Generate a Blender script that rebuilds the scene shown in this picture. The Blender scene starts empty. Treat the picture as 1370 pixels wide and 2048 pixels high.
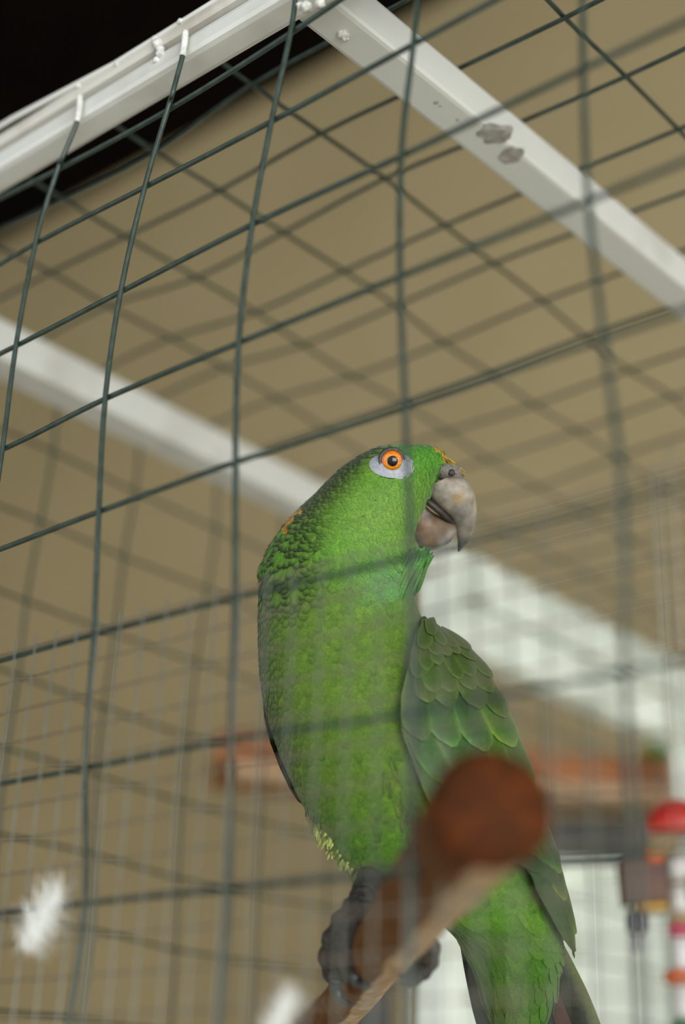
import bpy, bmesh, math, random
from mathutils import Vector, Matrix, noise as mnoise
random.seed(7)
SC = bpy.context.scene
COL = SC.collection
ZC = 1.7                                    # height of the cage roof above the floor

# ------------------------------------------------------------------ camera
FPX, CXP, CYP = 2941.95, 685.0, 1024.0
CAM = Vector((0.37964638, -0.33653264, -0.46952493 + ZC))
RT = Vector((0.7651382838, 0.6431434399, 0.0304946292))
UP = Vector((0.2336430062, -0.3214716193, 0.9176420564))
FW = Vector((-0.5999786265, 0.6949982113, 0.3962362098))
cd = bpy.data.cameras.new('camera')
cam = bpy.data.objects.new('camera', cd); COL.objects.link(cam)
m = Matrix.Identity(4)
for r in range(3):
    m[r][0] = RT[r]; m[r][1] = UP[r]; m[r][2] = -FW[r]; m[r][3] = CAM[r]
cam.matrix_world = m
cd.sensor_fit = 'VERTICAL'; cd.sensor_height = 23.6
cd.lens = FPX / 2048.0 * 23.6
cd.clip_start = 0.01
cd.dof.use_dof = True; cd.dof.focus_distance = 0.625; cd.dof.aperture_fstop = 2.0
SC.camera = cam

# ------------------------------------------------------------------ light and exposure
w = bpy.data.worlds.new('world'); SC.world = w; w.use_nodes = True
w.node_tree.nodes['Background'].inputs[0].default_value = (0.93, 0.97, 1.0, 1)
w.node_tree.nodes['Background'].inputs[1].default_value = 0.66
def area(name, loc, target, size, power, col):
    l = bpy.data.lights.new(name, 'AREA'); l.shape = 'RECTANGLE'; l.size, l.size_y = size; l.energy = power; l.color = col
    o = bpy.data.objects.new(name, l); COL.objects.link(o); o.location = loc
    o.rotation_euler = (Vector(target) - Vector(loc)).to_track_quat('-Z', 'Y').to_euler()
    return o
area('daylight_opening', (2.9, -1.5, 1.05), (-0.1, 0.3, 1.35), (2.0, 1.5), 52, (0.97, 1.0, 0.97))
SC.view_settings.view_transform = 'Standard'; SC.view_settings.look = 'None'
SC.view_settings.gamma = 1.0; SC.view_settings.use_curve_mapping = False
SC.view_settings.exposure = 0.9

# ------------------------------------------------------------------ helpers
def lin(c):
    c = c / 255.0
    return c / 12.92 if c <= 0.04045 else ((c + 0.055) / 1.055) ** 2.4
def rgb(r, g, b): return (lin(r), lin(g), lin(b), 1.0)
def at(u, v, d):                             # a point seen at photo pixel (u, v), d metres in front of the lens plane
    return CAM + RT * ((u - CXP) / FPX * d) - UP * ((v - CYP) / FPX * d) + FW * d
def plane_pt(u, v, ax, val):
    d = RT * ((u - CXP) / FPX) - UP * ((v - CYP) / FPX) + FW
    return CAM + d * ((val - CAM[ax]) / d[ax])
def mat(name, c1, c2=None, scale=40.0, rough=0.5, bump=0.0, metal=0.0, stretch=None, spec=0.5, coat=0.0, lo=0.35, hi=0.65):
    M = bpy.data.materials.new(name); M.use_nodes = True
    nt = M.node_tree; b = nt.nodes['Principled BSDF']
    b.inputs['Roughness'].default_value = rough; b.inputs['Metallic'].default_value = metal
    b.inputs['Specular IOR Level'].default_value = spec; b.inputs['Coat Weight'].default_value = coat
    b.inputs['Base Color'].default_value = c1
    if c2 is not None or bump:
        tc = nt.nodes.new('ShaderNodeTexCoord'); mp = nt.nodes.new('ShaderNodeMapping')
        if stretch: mp.inputs['Scale'].default_value = stretch
        nz = nt.nodes.new('ShaderNodeTexNoise'); nz.inputs['Scale'].default_value = scale; nz.inputs['Detail'].default_value = 6
        nt.links.new(tc.outputs['Object'], mp.inputs[0]); nt.links.new(mp.outputs[0], nz.inputs['Vector'])
        if c2 is not None:
            cr = nt.nodes.new('ShaderNodeValToRGB'); cr.color_ramp.elements[0].position = lo; cr.color_ramp.elements[1].position = hi
            cr.color_ramp.elements[0].color = c1; cr.color_ramp.elements[1].color = c2
            nt.links.new(nz.outputs['Fac'], cr.inputs[0]); nt.links.new(cr.outputs[0], b.inputs['Base Color'])
        if bump:
            bp = nt.nodes.new('ShaderNodeBump'); bp.inputs['Strength'].default_value = bump; bp.inputs['Distance'].default_value = 0.002
            nt.links.new(nz.outputs['Fac'], bp.inputs['Height']); nt.links.new(bp.outputs[0], b.inputs['Normal'])
    return M
def mat_attr(name, rough=0.6, scale=900.0, amount=0.25, bump=0.15, spec=0.3, sheen=0.0, stretch=None):
    M = bpy.data.materials.new(name); M.use_nodes = True
    nt = M.node_tree; b = nt.nodes['Principled BSDF']
    b.inputs['Roughness'].default_value = rough; b.inputs['Specular IOR Level'].default_value = spec
    b.inputs['Sheen Weight'].default_value = sheen
    at_ = nt.nodes.new('ShaderNodeAttribute'); at_.attribute_name = 'Col'
    tc = nt.nodes.new('ShaderNodeTexCoord'); mp = nt.nodes.new('ShaderNodeMapping')
    if stretch: mp.inputs['Scale'].default_value = stretch
    nz = nt.nodes.new('ShaderNodeTexNoise'); nz.inputs['Scale'].default_value = scale; nz.inputs['Detail'].default_value = 4
    nt.links.new(tc.outputs['Object'], mp.inputs[0]); nt.links.new(mp.outputs[0], nz.inputs['Vector'])
    mr = nt.nodes.new('ShaderNodeMapRange'); mr.inputs[1].default_value = 0.3; mr.inputs[2].default_value = 0.7
    mr.inputs[3].default_value = 1 - amount; mr.inputs[4].default_value = 1 + amount
    nt.links.new(nz.outputs['Fac'], mr.inputs[0])
    vm = nt.nodes.new('ShaderNodeVectorMath'); vm.operation = 'SCALE'
    nt.links.new(at_.outputs['Color'], vm.inputs[0]); nt.links.new(mr.outputs[0], vm.inputs['Scale'])
    nt.links.new(vm.outputs[0], b.inputs['Base Color'])
    bp = nt.nodes.new('ShaderNodeBump'); bp.inputs['Strength'].default_value = bump; bp.inputs['Distance'].default_value = 0.0008
    nt.links.new(nz.outputs['Fac'], bp.inputs['Height']); nt.links.new(bp.outputs[0], b.inputs['Normal'])
    return M
def mesh_obj(name, verts, faces, material, parent=None, smooth=True, cols=None):
    me = bpy.data.meshes.new(name); me.from_pydata([tuple(v) for v in verts], [], faces); me.update()
    if smooth: me.polygons.foreach_set('use_smooth', [True] * len(me.polygons))
    if cols is not None:
        a = me.color_attributes.new('Col', 'FLOAT_COLOR', 'POINT')
        flat = []
        for c in cols: flat += [c[0], c[1], c[2], 1.0]
        a.data.foreach_set('color', flat)
    for mm in (material if isinstance(material, (list, tuple)) else [material]): me.materials.append(mm)
    o = bpy.data.objects.new(name, me); COL.objects.link(o)
    if parent: adopt(o, parent)
    return o
def adopt(o, parent):
    o.parent = parent
    o.matrix_parent_inverse = MW[parent.name].inverted() if parent.name in MW else Matrix.Identity(4)
MW = {}
def empty(name, loc, label, cat, group=None):
    o = bpy.data.objects.new(name, None); COL.objects.link(o); o.location = loc; o.empty_display_size = 0.05
    MW[o.name] = Matrix.Translation(Vector(loc))
    o['label'] = label; o['category'] = cat
    if group: o['group'] = group
    return o
def tag(o, label, cat, group=None):
    o['label'] = label; o['category'] = cat
    if group: o['group'] = group
    return o
def structure(o, label=None):
    o['kind'] = 'structure'
    if label: o['label'] = label
    return o
def catmull(pts, n):
    P = [Vector(p) for p in pts]; P = [P[0] * 2 - P[1]] + P + [P[-1] * 2 - P[-2]]
    out = []
    for i in range(1, len(P) - 2):
        a, b, c, d = P[i - 1:i + 3]
        for k in range(n):
            t = k / n
            out.append(0.5 * ((2 * b) + (c - a) * t + (2 * a - 5 * b + 4 * c - d) * t * t + (3 * b - a - 3 * c + d) * t ** 3))
    out.append(P[-2].copy())
    return out
def tube_data(path, radius, sides=8, caps=True):
    path = [Vector(p) for p in path]; n = len(path)
    rad = radius if isinstance(radius, (list, tuple)) else [radius] * n
    V = []; Fc = []; nrm = None
    for i, p in enumerate(path):
        t = (path[min(i + 1, n - 1)] - path[max(i - 1, 0)]).normalized()
        if nrm is None: nrm = t.orthogonal().normalized()
        nrm = (nrm - t * nrm.dot(t)).normalized(); bn = t.cross(nrm)
        for k in range(sides):
            a = 2 * math.pi * k / sides
            V.append(p + (nrm * math.cos(a) + bn * math.sin(a)) * rad[i])
    for i in range(n - 1):
        for k in range(sides):
            k2 = (k + 1) % sides
            Fc.append((i * sides + k, i * sides + k2, (i + 1) * sides + k2, (i + 1) * sides + k))
    if caps:
        Fc.append(tuple(range(sides))[::-1]); Fc.append(tuple((n - 1) * sides + k for k in range(sides)))
    return V, Fc
def tube(name, path, radius, material, parent=None, sides=8):
    V, Fc = tube_data(path, radius, sides)
    return mesh_obj(name, V, Fc, material, parent)
def box_obj(name, origin, ax, ay, az, lo, hi, material, parent=None, bevel=0.002, seg=2):
    bm = bmesh.new()
    vs = []
    for z in (lo[2], hi[2]):
        for x, y in ((lo[0], lo[1]), (hi[0], lo[1]), (hi[0], hi[1]), (lo[0], hi[1])):
            vs.append(bm.verts.new(Vector(origin) + ax * x + ay * y + az * z))
    for f in ((3, 2, 1, 0), (4, 5, 6, 7), (0, 1, 5, 4), (1, 2, 6, 5), (2, 3, 7, 6), (3, 0, 4, 7)): bm.faces.new([vs[i] for i in f])
    if bevel: bmesh.ops.bevel(bm, geom=list(bm.edges), offset=bevel, segments=seg, affect='EDGES', profile=0.6)
    bmesh.ops.recalc_face_normals(bm, faces=bm.faces)
    me = bpy.data.meshes.new(name); bm.to_mesh(me); bm.free(); me.materials.append(material)
    o = bpy.data.objects.new(name, me); COL.objects.link(o)
    if parent: adopt(o, parent)
    return o
EX, EY, EZ = Vector((1, 0, 0)), Vector((0, 1, 0)), Vector((0, 0, 1))
def wbox(name, lo, hi, material, parent=None, bevel=0.002):
    return box_obj(name, (0, 0, 0), EX, EY, EZ, lo, hi, material, parent, bevel)
def lathe(name, origin, axis, profile, material, parent=None, sides=32):
    axis = Vector(axis).normalized(); a = axis.orthogonal().normalized(); b = axis.cross(a)
    V = []; Fc = []
    for (r, h) in profile:
        for k in range(sides):
            t = 2 * math.pi * k / sides
            V.append(Vector(origin) + axis * h + (a * math.cos(t) + b * math.sin(t)) * max(r, 1e-5))
    n = len(profile)
    for i in range(n - 1):
        for k in range(sides):
            k2 = (k + 1) % sides
            Fc.append((i * sides + k, i * sides + k2, (i + 1) * sides + k2, (i + 1) * sides + k))
    Fc.append(tuple(range(sides))[::-1]); Fc.append(tuple((n - 1) * sides + k for k in range(sides)))
    return mesh_obj(name, V, Fc, material, parent)
def mix(a, b, t): return tuple(a[i] + (b[i] - a[i]) * t for i in range(3))

# ------------------------------------------------------------------ the room
m_wall = mat('tan_wall_paint', rgb(174, 156, 117), rgb(166, 149, 110), 3.0, 0.85, 0.05)
m_ceil = mat('dark_stained_ceiling', rgb(11, 7, 6), rgb(15, 10, 8), 8, 0.9, spec=0.05)
m_floor = mat('pale_concrete_floor', rgb(216, 214, 206), rgb(196, 194, 186), 5, 0.8, 0.1)
YW = 1.5
structure(wbox('wall_back', (-3.2, YW, 0), (2.6, YW + 0.15, 3.335), m_wall, None, 0), 'tan painted back wall behind the cage')
structure(wbox('wall_left', (-3.35, -2.6, 0), (-3.2, YW + 0.15, 3.335), m_wall, None, 0), 'tan painted side wall')
structure(wbox('floor', (-3.35, -3.4, -0.1), (3.6, YW + 0.15, 0), m_floor, None, 0), 'pale concrete floor')
structure(wbox('ceiling', (-3.35, -2.4, 3.335), (2.6, YW + 0.15, 3.55), m_ceil, None, 0), 'dark stained ceiling')

# ------------------------------------------------------------------ the cage
m_white = mat('white_cage_paint', rgb(206, 206, 200), rgb(180, 178, 170), 22, 0.38, 0.12, lo=0.5, hi=0.8)
m_wire = mat('green_plastic_coated_wire', rgb(28, 44, 36), rgb(46, 62, 55), 160, 0.33, 0.15)
m_galv = mat('galvanised_wire', rgb(150, 152, 142), rgb(128, 128, 118), 120, 0.45, 0, metal=0.35)
m_galvd = mat('tarnished_wire', rgb(120, 108, 92), rgb(138, 128, 112), 120, 0.5, 0, metal=0.3)
m_blob = mat('white_paint_blob', rgb(214, 214, 208), rgb(196, 194, 186), 300, 0.3, 0.5)
m_chip = mat('bare_scraped_metal', rgb(140, 134, 126), rgb(176, 172, 166), 200, 0.6, 0.4)
XL, XR, YR, ZB = -0.327, 0.56, 1.05, -0.72
cage = empty('bird_cage', (0.1, 0.5, 0), 'large white-framed wire mesh bird cage on tall legs, parrot inside', 'cage')

FN = {(0,0):(118,330),(1,0):(338,210),(2,0):(583,55),(0,1):(73,478),(1,1):(292,365),(2,1):(545,233),(3,1):(828,78),
 (0,2):(33,684),(1,2):(243,575),(2,2):(506,440),(3,2):(803,303),(4,2):(1166,128),(0,3):(6,892),(1,3):(211,790),(2,3):(478,678),
 (3,3):(800,545),(4,3):(1176,393),(1,4):(198,1017),(2,4):(471,918),(3,4):(810,805),(4,4):(1206,668),(1,5):(188,1264),(2,5):(470,1190),
 (3,5):(822,1108),(4,5):(1247,997),(1,6):(171,1532),(2,6):(462,1475),(3,6):(830,1420),(4,6):(1250,1338),(1,7):(171,1803),(2,7):(457,1775),(3,7):(825,1738)}
TN = {(0,2):(1125,31),(0,3):(1247,148),(0,4):(1352,254),(2,1):(498,166),(2,2):(637,263),(2,3):(765,353),(2,4):(885,447),(2,5):(982,523),
 (2,6):(1080,598),(2,7):(1165,670),(2,8):(1252,737),(2,9):(1339,790),(3,1):(307,301),(3,2):(434,378),(3,3):(562,462),(3,4):(683,539),
 (3,5):(787,608),(3,6):(882,682),(3,7):(977,745),(3,8):(1063,806),(3,9):(1150,859),(3,10):(1230,911),(4,1):(123,396),(4,2):(245,470),
 (4,3):(388,552),(4,4):(506,621),(4,5):(601,686),(4,6):(700,750),(4,8):(890,860),(4,9):(971,916),(4,10):(1069,972),
 (5,2):(97,542),(5,3):(209,608),(5,4):(336,673),(5,5):(444,732),(5,6):(549,793)}
EN = {(0,1):(107,900),(0,2):(82,1040),(0,3):(53,1199),(0,4):(38,1348),(0,5):(15,1496),(1,1):(271,980),(1,2):(248,1111),(1,3):(230,1265),
 (1,4):(208,1412),(1,5):(194,1548),(1,6):(189,1707),(1,7):(184,1858),(2,1):(432,1054),(2,2):(416,1176),(2,3):(393,1322),(2,4):(376,1469),
 (2,5):(363,1601),(2,6):(356,1755),(2,7):(351,1898),(3,5):(521,1642),(3,6):(514,1790),(3,7):(511,1925)}
def grid(meas, ax, val, ideal, irange, krange):
    off = {}
    for key, (u, v) in meas.items(): off[key] = plane_pt(u, v, ax, val) - ideal(*key)
    G = {}
    for i in irange:
        for k in krange:
            if (i, k) in off: o = off[(i, k)]
            else:
                W = 0.0; o = Vector((0, 0, 0)); best = 99
                for (a, b), q in off.items():
                    d = math.hypot(a - i, b - k); best = min(best, d); ww = 1 / d ** 4; W += ww; o = o + q * ww
                o = o / W * max(0.0, 1 - best * 0.22)
            G[(i, k)] = ideal(i, k) + o
    return G
front_ideal = lambda i, k: Vector((-0.02952833 + (i - 1) * 0.07293, 0, ZC - 0.0467 - 0.05 * k))
roof_ideal = lambda i, j: Vector((-0.03104523 - (i - 2) * 0.072027, 0.0615148 + (j - 1) * 0.0506721, ZC))
end_ideal = lambda i, k: Vector((XL, 0.18806915 + i * 0.073209, ZC - 0.065178 - (k - 1) * 0.0489389))
RW = 0.00112
def wire(pts, sub=4, r=RW, name='mesh_wire', mt=None):
    return tube(name, catmull(pts, sub), r, mt or m_wire, cage, 8)
# front panel
FI, FK = range(-3, 9), range(0, 14)
G = grid(FN, 1, 0.0, front_ideal, FI, FK)
tops = {0: [(122, 322), (140, 280), (154, 244), (159, 215), (160, 190)], 1: [(344, 190), (355, 150), (365, 112), (369, 85), (371, 63)]}
for i in FI:
    top = [plane_pt(u, v, 1, -0.0016) for u, v in tops.get(i, [])]
    if not top:
        p = G[(i, 0)]; top = [p + Vector((0.003, -0.0016, 0.018)), p + Vector((0.004, -0.0018, 0.03))]
    pts = top[::-1] + [G[(i, k)] for k in FK] + [Vector((G[(i, 13)].x, 0, ZC + ZB + 0.01))]
    o = wire(pts)
    endp = catmull(top[-1:] + top[::-1][0:0] + top[::-1], 4) if False else catmull(top[max(0, len(top) - 4):][::-1], 4)
    if i in tops: tube('painted_wire_end', catmull(top[2:][::-1], 5), 0.00150, m_blob, o)
for k in FK:
    pts = [Vector((XL, 0.002, G[(-3, k)].z))] + [G[(i, k)] + Vector((0, 0.0021, 0)) for i in FI] + [Vector((XR, 0.002, G[(8, k)].z))]
    wire(pts)
# roof panel
TI, TJ = range(-6, 7), range(0, 21)
G2 = grid(TN, 2, ZC, roof_ideal, TI, TJ)
for i in TI:
    wire([Vector((G2[(i, 1)].x, 0.014, ZC))] + [G2[(i, j)] for j in TJ][1:] + [Vector((G2[(i, 20)].x, YR, ZC))], 3)
for j in list(TJ)[1:]:
    wire([Vector((XR, G2[(-6, j)].y, ZC - 0.0021))] + [G2[(i, j)] - Vector((0, 0, 0.0021)) for i in TI] + [Vector((XL, G2[(6, j)].y, ZC - 0.0021))], 3)
# end panel
EI, EK = range(-2, 12), range(0, 14)
G3 = grid(EN, 0, XL, end_ideal, EI, EK)
for i in EI:
    wire([G3[(i, k)] for k in EK] + [Vector((XL, G3[(i, 13)].y, ZC + ZB + 0.01))], 3)
for k in EK:
    wire([Vector((XL - 0.002, 0.0, G3[(-2, k)].z))] + [G3[(i, k)] - Vector((0.0021, 0, 0)) for i in EI] + [Vector((XL - 0.002, YR, G3[(11, k)].z))], 3)
# half-inch galvanised mesh laced over the lower front
zt = G[(1, 5)].z + 0.006
def straight(a, b, r, mt, src=None):
    if src is None: return tube('fine_mesh_wire', [a, b], r, mt, cage, 6)
    o = src.copy(); COL.objects.link(o); return o
x0 = XL + 0.006; nb = 72; pitch = 0.01216
phase = G[(1, 5)].x - 0.0061
first = None
for n in range(-24, 49):
    x = phase + n * pitch
    if x < XL or x > XR: continue
    a = Vector((x, -0.0032, zt)); b = Vector((x, -0.0032, ZC + ZB))
    if first is None:
        first = straight(a, b, 0.00036, m_galv); fx = x
    else:
        o = first.copy(); COL.objects.link(o); 
        q = (x - G[(-3, 5)].x) / (G[(8, 5)].x - G[(-3, 5)].x) * 11; i0 = max(-3, min(7, int(math.floor(q)) - 3)); ga, gb = G[(i0, 5)], G[(i0 + 1, 5)]
        o.location = (first.location.x + x - fx, first.location.y, first.location.z + (ga.z + (gb.z - ga.z) * (x - ga.x) / (gb.x - ga.x)) + 0.0035 - zt)
first = None
for n in range(0, 36):
    z = zt - 0.006 - n * 0.0124
    if z < ZC + ZB: break
    if first is None:
        first = straight(Vector((XL, -0.0020, z)), Vector((XR, -0.0020, z)), 0.00038, m_galvd); fz = z
    else:
        o = first.copy(); COL.objects.link(o); o.location = (first.location.x, first.location.y, first.location.z + z - fz)
# frame
def bar(lo, hi, name='frame_bar', mt=None, bev=0.0025):
    return wbox(name, (lo[0], lo[1], lo[2] + ZC), (hi[0], hi[1], hi[2] + ZC), mt or m_white, cage, bev)
fb = bar((XL, 0.0005, -0.0362), (XR, 0.0150, -0.0245), bev=0.0028)                     # front top tube
bar((XL, 0.0060, -0.0246), (XR, 0.0130, -0.0195), 'groove_shade_strip', mat('dark_groove_shade', rgb(40, 36, 32), rgb(54, 50, 44), 60, 0.8), 0.0005)  # dark strip, its colour stands in for the shade inside the groove
bar((XL, 0.0008, -0.0210), (XR, 0.0120, -0.0125), 'frame_lip', mat('grimy_white_paint', rgb(198, 194, 184), rgb(132, 122, 106), 14, 0.5, 0.2, lo=0.5, hi=0.72), bev=0.0032)            # lip above the groove
tube('frame_wire', [Vector((XL, 0.001, ZC - 0.006)), Vector((-0.135, 0.0012, ZC - 0.0085)), Vector((-0.06, 0.0018, ZC - 0.0135)), Vector((0.2, 0.003, ZC - 0.011)), Vector((XR, 0.003, ZC - 0.011))], 0.0016, m_white, cage, 8)
def skew_bar(p, q, wx, z0, z1, name='frame_bar'):
    a = Vector((p[0], p[1], ZC)); b = Vector((q[0], q[1], ZC)); d = (b - a).normalized(); s = d.cross(EZ)
    return box_obj(name, a, d, s, EZ, (0, -wx, z0), ((b - a).length, 0, z1), m_white, cage, 0.0022)
ab = skew_bar((0.0575, 0.012), (0.094, YR), 0.0195, -0.030, -0.0095)                   # cross bar on the roof
bb = bar((XL - 0.001, 0.0, -0.030), (XL + 0.0255, 0.59, -0.004))                       # top of the end panel
m_plank = mat('weathered_white_plank', rgb(240, 246, 236), rgb(198, 206, 194), 16, 0.6, 0.3, lo=0.4, hi=0.66)
pl = bar((XL - 0.006, 0.60, -0.036), (XL + 0.024, 1.04, 0.004), 'top_rail', m_plank, 0.004)
bar((XL - 0.006, 0.61, -0.082), (XL + 0.022, 1.03, -0.041), 'lower_rail', m_plank, 0.004)
for (x, y) in ((XL, 0.0), (XL, 0.585), (XL, 1.02), (XR - 0.02, 0.0), (XR - 0.02, 1.02)):
    bar((x - 0.003, y, -ZC), (x + 0.026, y + 0.028, -0.006), 'corner_post', m_white if y < 0.5 or x > 0 else m_plank)
bar((XL + 0.026, 1.03, -0.03), (XR, 1.05, -0.004)); bar((XR - 0.02, 0.028, -0.03), (XR + 0.005, 1.02, -0.004))
for z in (ZB,):
    bar((XL + 0.026, 0.002, z), (XR - 0.02, 0.022, z + 0.02)); bar((XL + 0.026, 1.03, z), (XR - 0.02, 1.05, z + 0.02))
    bar((XL, 0.028, z), (XL + 0.02, 0.585, z + 0.02)); bar((XL, 0.613, z), (XL + 0.02, 1.02, z + 0.02)); bar((XR - 0.02, 0.028, z), (XR, 1.02, z + 0.02))
def blob(name, center, r, parent, mt, seed, flat=None):
    bm = bmesh.new(); bmesh.ops.create_icosphere(bm, subdivisions=3, radius=1.0)
    for v in bm.verts:
        p = v.co.copy(); k = 1 + 0.35 * mnoise.noise(p * 1.6 + Vector((seed, 0, 0))) + 0.15 * mnoise.noise(p * 4 + Vector((0, seed, 0)))
        v.co = p * r * k
        if flat: v.co -= flat[0] * v.co.dot(flat[0]) * flat[1]
        v.co += Vector(center)
    me = bpy.data.meshes.new(name); bm.to_mesh(me); bm.free(); me.materials.append(mt)
    me.polygons.foreach_set('use_smooth', [True] * len(me.polygons))
    o = bpy.data.objects.new(name, me); COL.objects.link(o); adopt(o, parent)
    return o
for n, (u, v, r) in enumerate([(316, 88, .0026), (311, 79, .0017), (322, 108, .0022), (314, 120, .0016), (320, 98, .002), (157, 172, .0014), (361, 42, .0013), (233, 128, .0011), (612, 14, .0024), (640, 8, .002), (600, 12, .0016)]):
    blob('weld_bead', plane_pt(u, v, 1, 0.0005), r, fb, m_blob, n * 3.1)
for n, (u, v, r) in enumerate([(686, 68, .0026), (692, 74, .0016)]): blob('weld_bead', plane_pt(u, v, 2, ZC - 0.030), r, ab, m_blob, 50 + n)
for n, (u, v, r) in enumerate([(990, 268, .0080), (975, 262, .0050), (1020, 312, .0068), (1030, 306, .0042)]):
    blob('scraped_dent', plane_pt(u, v, 2, ZC - 0.0298), r, ab, m_chip, 80 + n, (EZ, 0.93))
for n, (u, v, r) in enumerate([(872, 205, .0014), (880, 212, .001), (915, 240, .0011)]):
    blob('scraped_dent', plane_pt(u, v, 2, ZC - 0.0299), r, ab, m_chip, 120 + n, (EZ, 0.8))

# ------------------------------------------------------------------ the perch
pc_px = [(980, 1622, 0.390), (955, 1655, 0.405), (884, 1748, 0.46), (800, 1855, 0.53), (745, 1930, 0.59), (692, 2005, 0.66)]
pc = [at(*p) for p in pc_px]
dirn = (pc[-1] - pc[-2]).normalized(); dirn.z *= 0.3; dirn.normalize()
k = 0.0
endt = (XL + 0.012 - pc[-1].x) / dirn.x
pc += [pc[-1] + dirn * endt * 0.33, pc[-1] + dirn * endt * 0.66, pc[-1] + dirn * endt * 1.0]
path = catmull(pc, 14)
prad = []
L = len(path)
def prad_at(s): return 0.0165 if s < 0.08 else 0.0165 + (0.0108 - 0.0165) * min(1, (s - 0.08) / 0.5)
V = []; Fc = []; Cc = []; S = 72
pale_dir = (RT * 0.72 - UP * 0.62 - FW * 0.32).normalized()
nrm = None
rings = []
cap = 7
t0 = (path[0] - path[1]).normalized()
for c in range(cap):                        # rounded end
    a = math.pi / 2 * (1 - c / cap)
    rings.append((path[0] + t0 * 0.008 * math.sin(a), max(0.02, math.cos(a) ** 0.75)))
for i in range(L): rings.append((path[i], 1.0))
for i, (p, k) in enumerate(rings):
    q0 = rings[max(0, i - 1)][0]; q1 = rings[min(len(rings) - 1, i + 1)][0]
    t = (q1 - q0).normalized()
    if nrm is None: nrm = UP.copy()
    nrm = (nrm - t * nrm.dot(t)).normalized(); bn = t.cross(nrm)
    s = max(0, (i - cap)) / (L - 1)
    for a in range(S):
        th = 2 * math.pi * a / S
        dd = nrm * math.cos(th) + bn * math.sin(th)
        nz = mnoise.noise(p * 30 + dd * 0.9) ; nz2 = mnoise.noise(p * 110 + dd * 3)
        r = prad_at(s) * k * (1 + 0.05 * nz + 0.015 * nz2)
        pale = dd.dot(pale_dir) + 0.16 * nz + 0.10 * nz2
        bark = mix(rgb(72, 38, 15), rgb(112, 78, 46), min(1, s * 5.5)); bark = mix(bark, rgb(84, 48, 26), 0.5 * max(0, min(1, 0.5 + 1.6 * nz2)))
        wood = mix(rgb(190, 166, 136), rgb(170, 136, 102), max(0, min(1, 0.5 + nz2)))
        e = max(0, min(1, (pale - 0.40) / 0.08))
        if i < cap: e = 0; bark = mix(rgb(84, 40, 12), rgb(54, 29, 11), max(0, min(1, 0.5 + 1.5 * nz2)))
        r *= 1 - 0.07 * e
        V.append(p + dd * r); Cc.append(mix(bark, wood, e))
n = len(rings)
for i in range(n - 1):
    for a in range(S):
        a2 = (a + 1) % S; Fc.append((i * S + a, i * S + a2, (i + 1) * S + a2, (i + 1) * S + a))
Fc.append(tuple(range(S))[::-1]); Fc.append(tuple((n - 1) * S + a for a in range(S)))
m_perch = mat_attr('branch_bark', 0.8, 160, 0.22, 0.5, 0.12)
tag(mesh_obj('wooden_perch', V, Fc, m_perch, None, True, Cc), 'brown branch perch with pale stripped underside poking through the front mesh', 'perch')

# ------------------------------------------------------------------ the parrot
D0 = 0.64; PX = D0 / FPX
def interp(tab, x):
    if x <= tab[0][0]: return list(tab[0][1:])
    if x >= tab[-1][0]: return list(tab[-1][1:])
    for i in range(len(tab) - 1):
        if tab[i][0] <= x <= tab[i + 1][0]:
            t = (x - tab[i][0]) / (tab[i + 1][0] - tab[i][0])
            out = []
            for c in range(1, len(tab[0])):
                y0 = tab[max(0, i - 1)][c]; y1 = tab[i][c]; y2 = tab[i + 1][c]; y3 = tab[min(len(tab) - 1, i + 2)][c]
                x0_ = tab[max(0, i - 1)][0]; x3_ = tab[min(len(tab) - 1, i + 2)][0]; h = tab[i + 1][0] - tab[i][0]
                s1 = (y2 - y0) / max(1e-6, tab[i + 1][0] - x0_) * h; s2 = (y3 - y1) / max(1e-6, x3_ - tab[i][0]) * h
                out.append((2*t**3-3*t**2+1)*y1 + (t**3-2*t**2+t)*s1 + (-2*t**3+3*t**2)*y2 + (t**3-t**2)*s2)
            return out
# v, left, right, half depth in px, centre depth offset in m
BODY = [(890, 792, 838, 12, .010), (896, 765, 868, 38, .010), (905, 740, 884, 54, .010), (918, 715, 893, 68, .010), (935, 690, 892, 80, .010),
 (960, 662, 876, 92, .010), (985, 637, 866, 100, .009), (1010, 610, 854, 107, .008), (1040, 580, 840, 114, .006), (1070, 558, 830, 121, .005),
 (1100, 540, 838, 128, .004), (1130, 526, 846, 136, .003), (1160, 522, 834, 146, .002), (1200, 521, 828, 156, .001), (1250, 520, 850, 166, .000),
 (1330, 522, 900, 174, -.003), (1400, 531, 938, 177, -.006), (1470, 550, 972, 176, -.010), (1540, 577, 1002, 170, -.014),
 (1600, 605, 1026, 160, -.017), (1650, 632, 1044, 150, -.019), (1700, 664, 1060, 138, -.020), (1745, 712, 1074, 124, -.020), (1790, 790, 1090, 110, -.020),
 (1850, 890, 1112, 92, -.018), (1910, 934, 1118, 74, -.016), (1980, 962, 1110, 56, -.013), (2040, 985, 1088, 40, -.010), (2090, 1010, 1060, 18, -.008)]
def bpos(u, v, wd):
    wc = interp(BODY, v)[3]
    d = D0 + wc
    return CAM + RT * ((u - CXP) / FPX * d) - UP * ((v - CYP) / FPX * d) + FW * (D0 + wd)
def bsurf(v, phi):
    xl, xr, t, wc = interp(BODY, v)
    a = (xr - xl) / 2; xm = (xr + xl) / 2
    c, s = math.cos(phi), math.sin(phi)
    return bpos(xm + a * c, v, wc - t * PX * s)
def bnear(u, v, extra=0.0):
    xl, xr, t, wc = interp(BODY, v)
    a = (xr - xl) / 2 + extra; xm = (xr + xl) / 2
    q = max(0.0, 1 - ((u - xm) / a) ** 2)
    return wc - (t + extra) * PX * math.sqrt(q)
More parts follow.
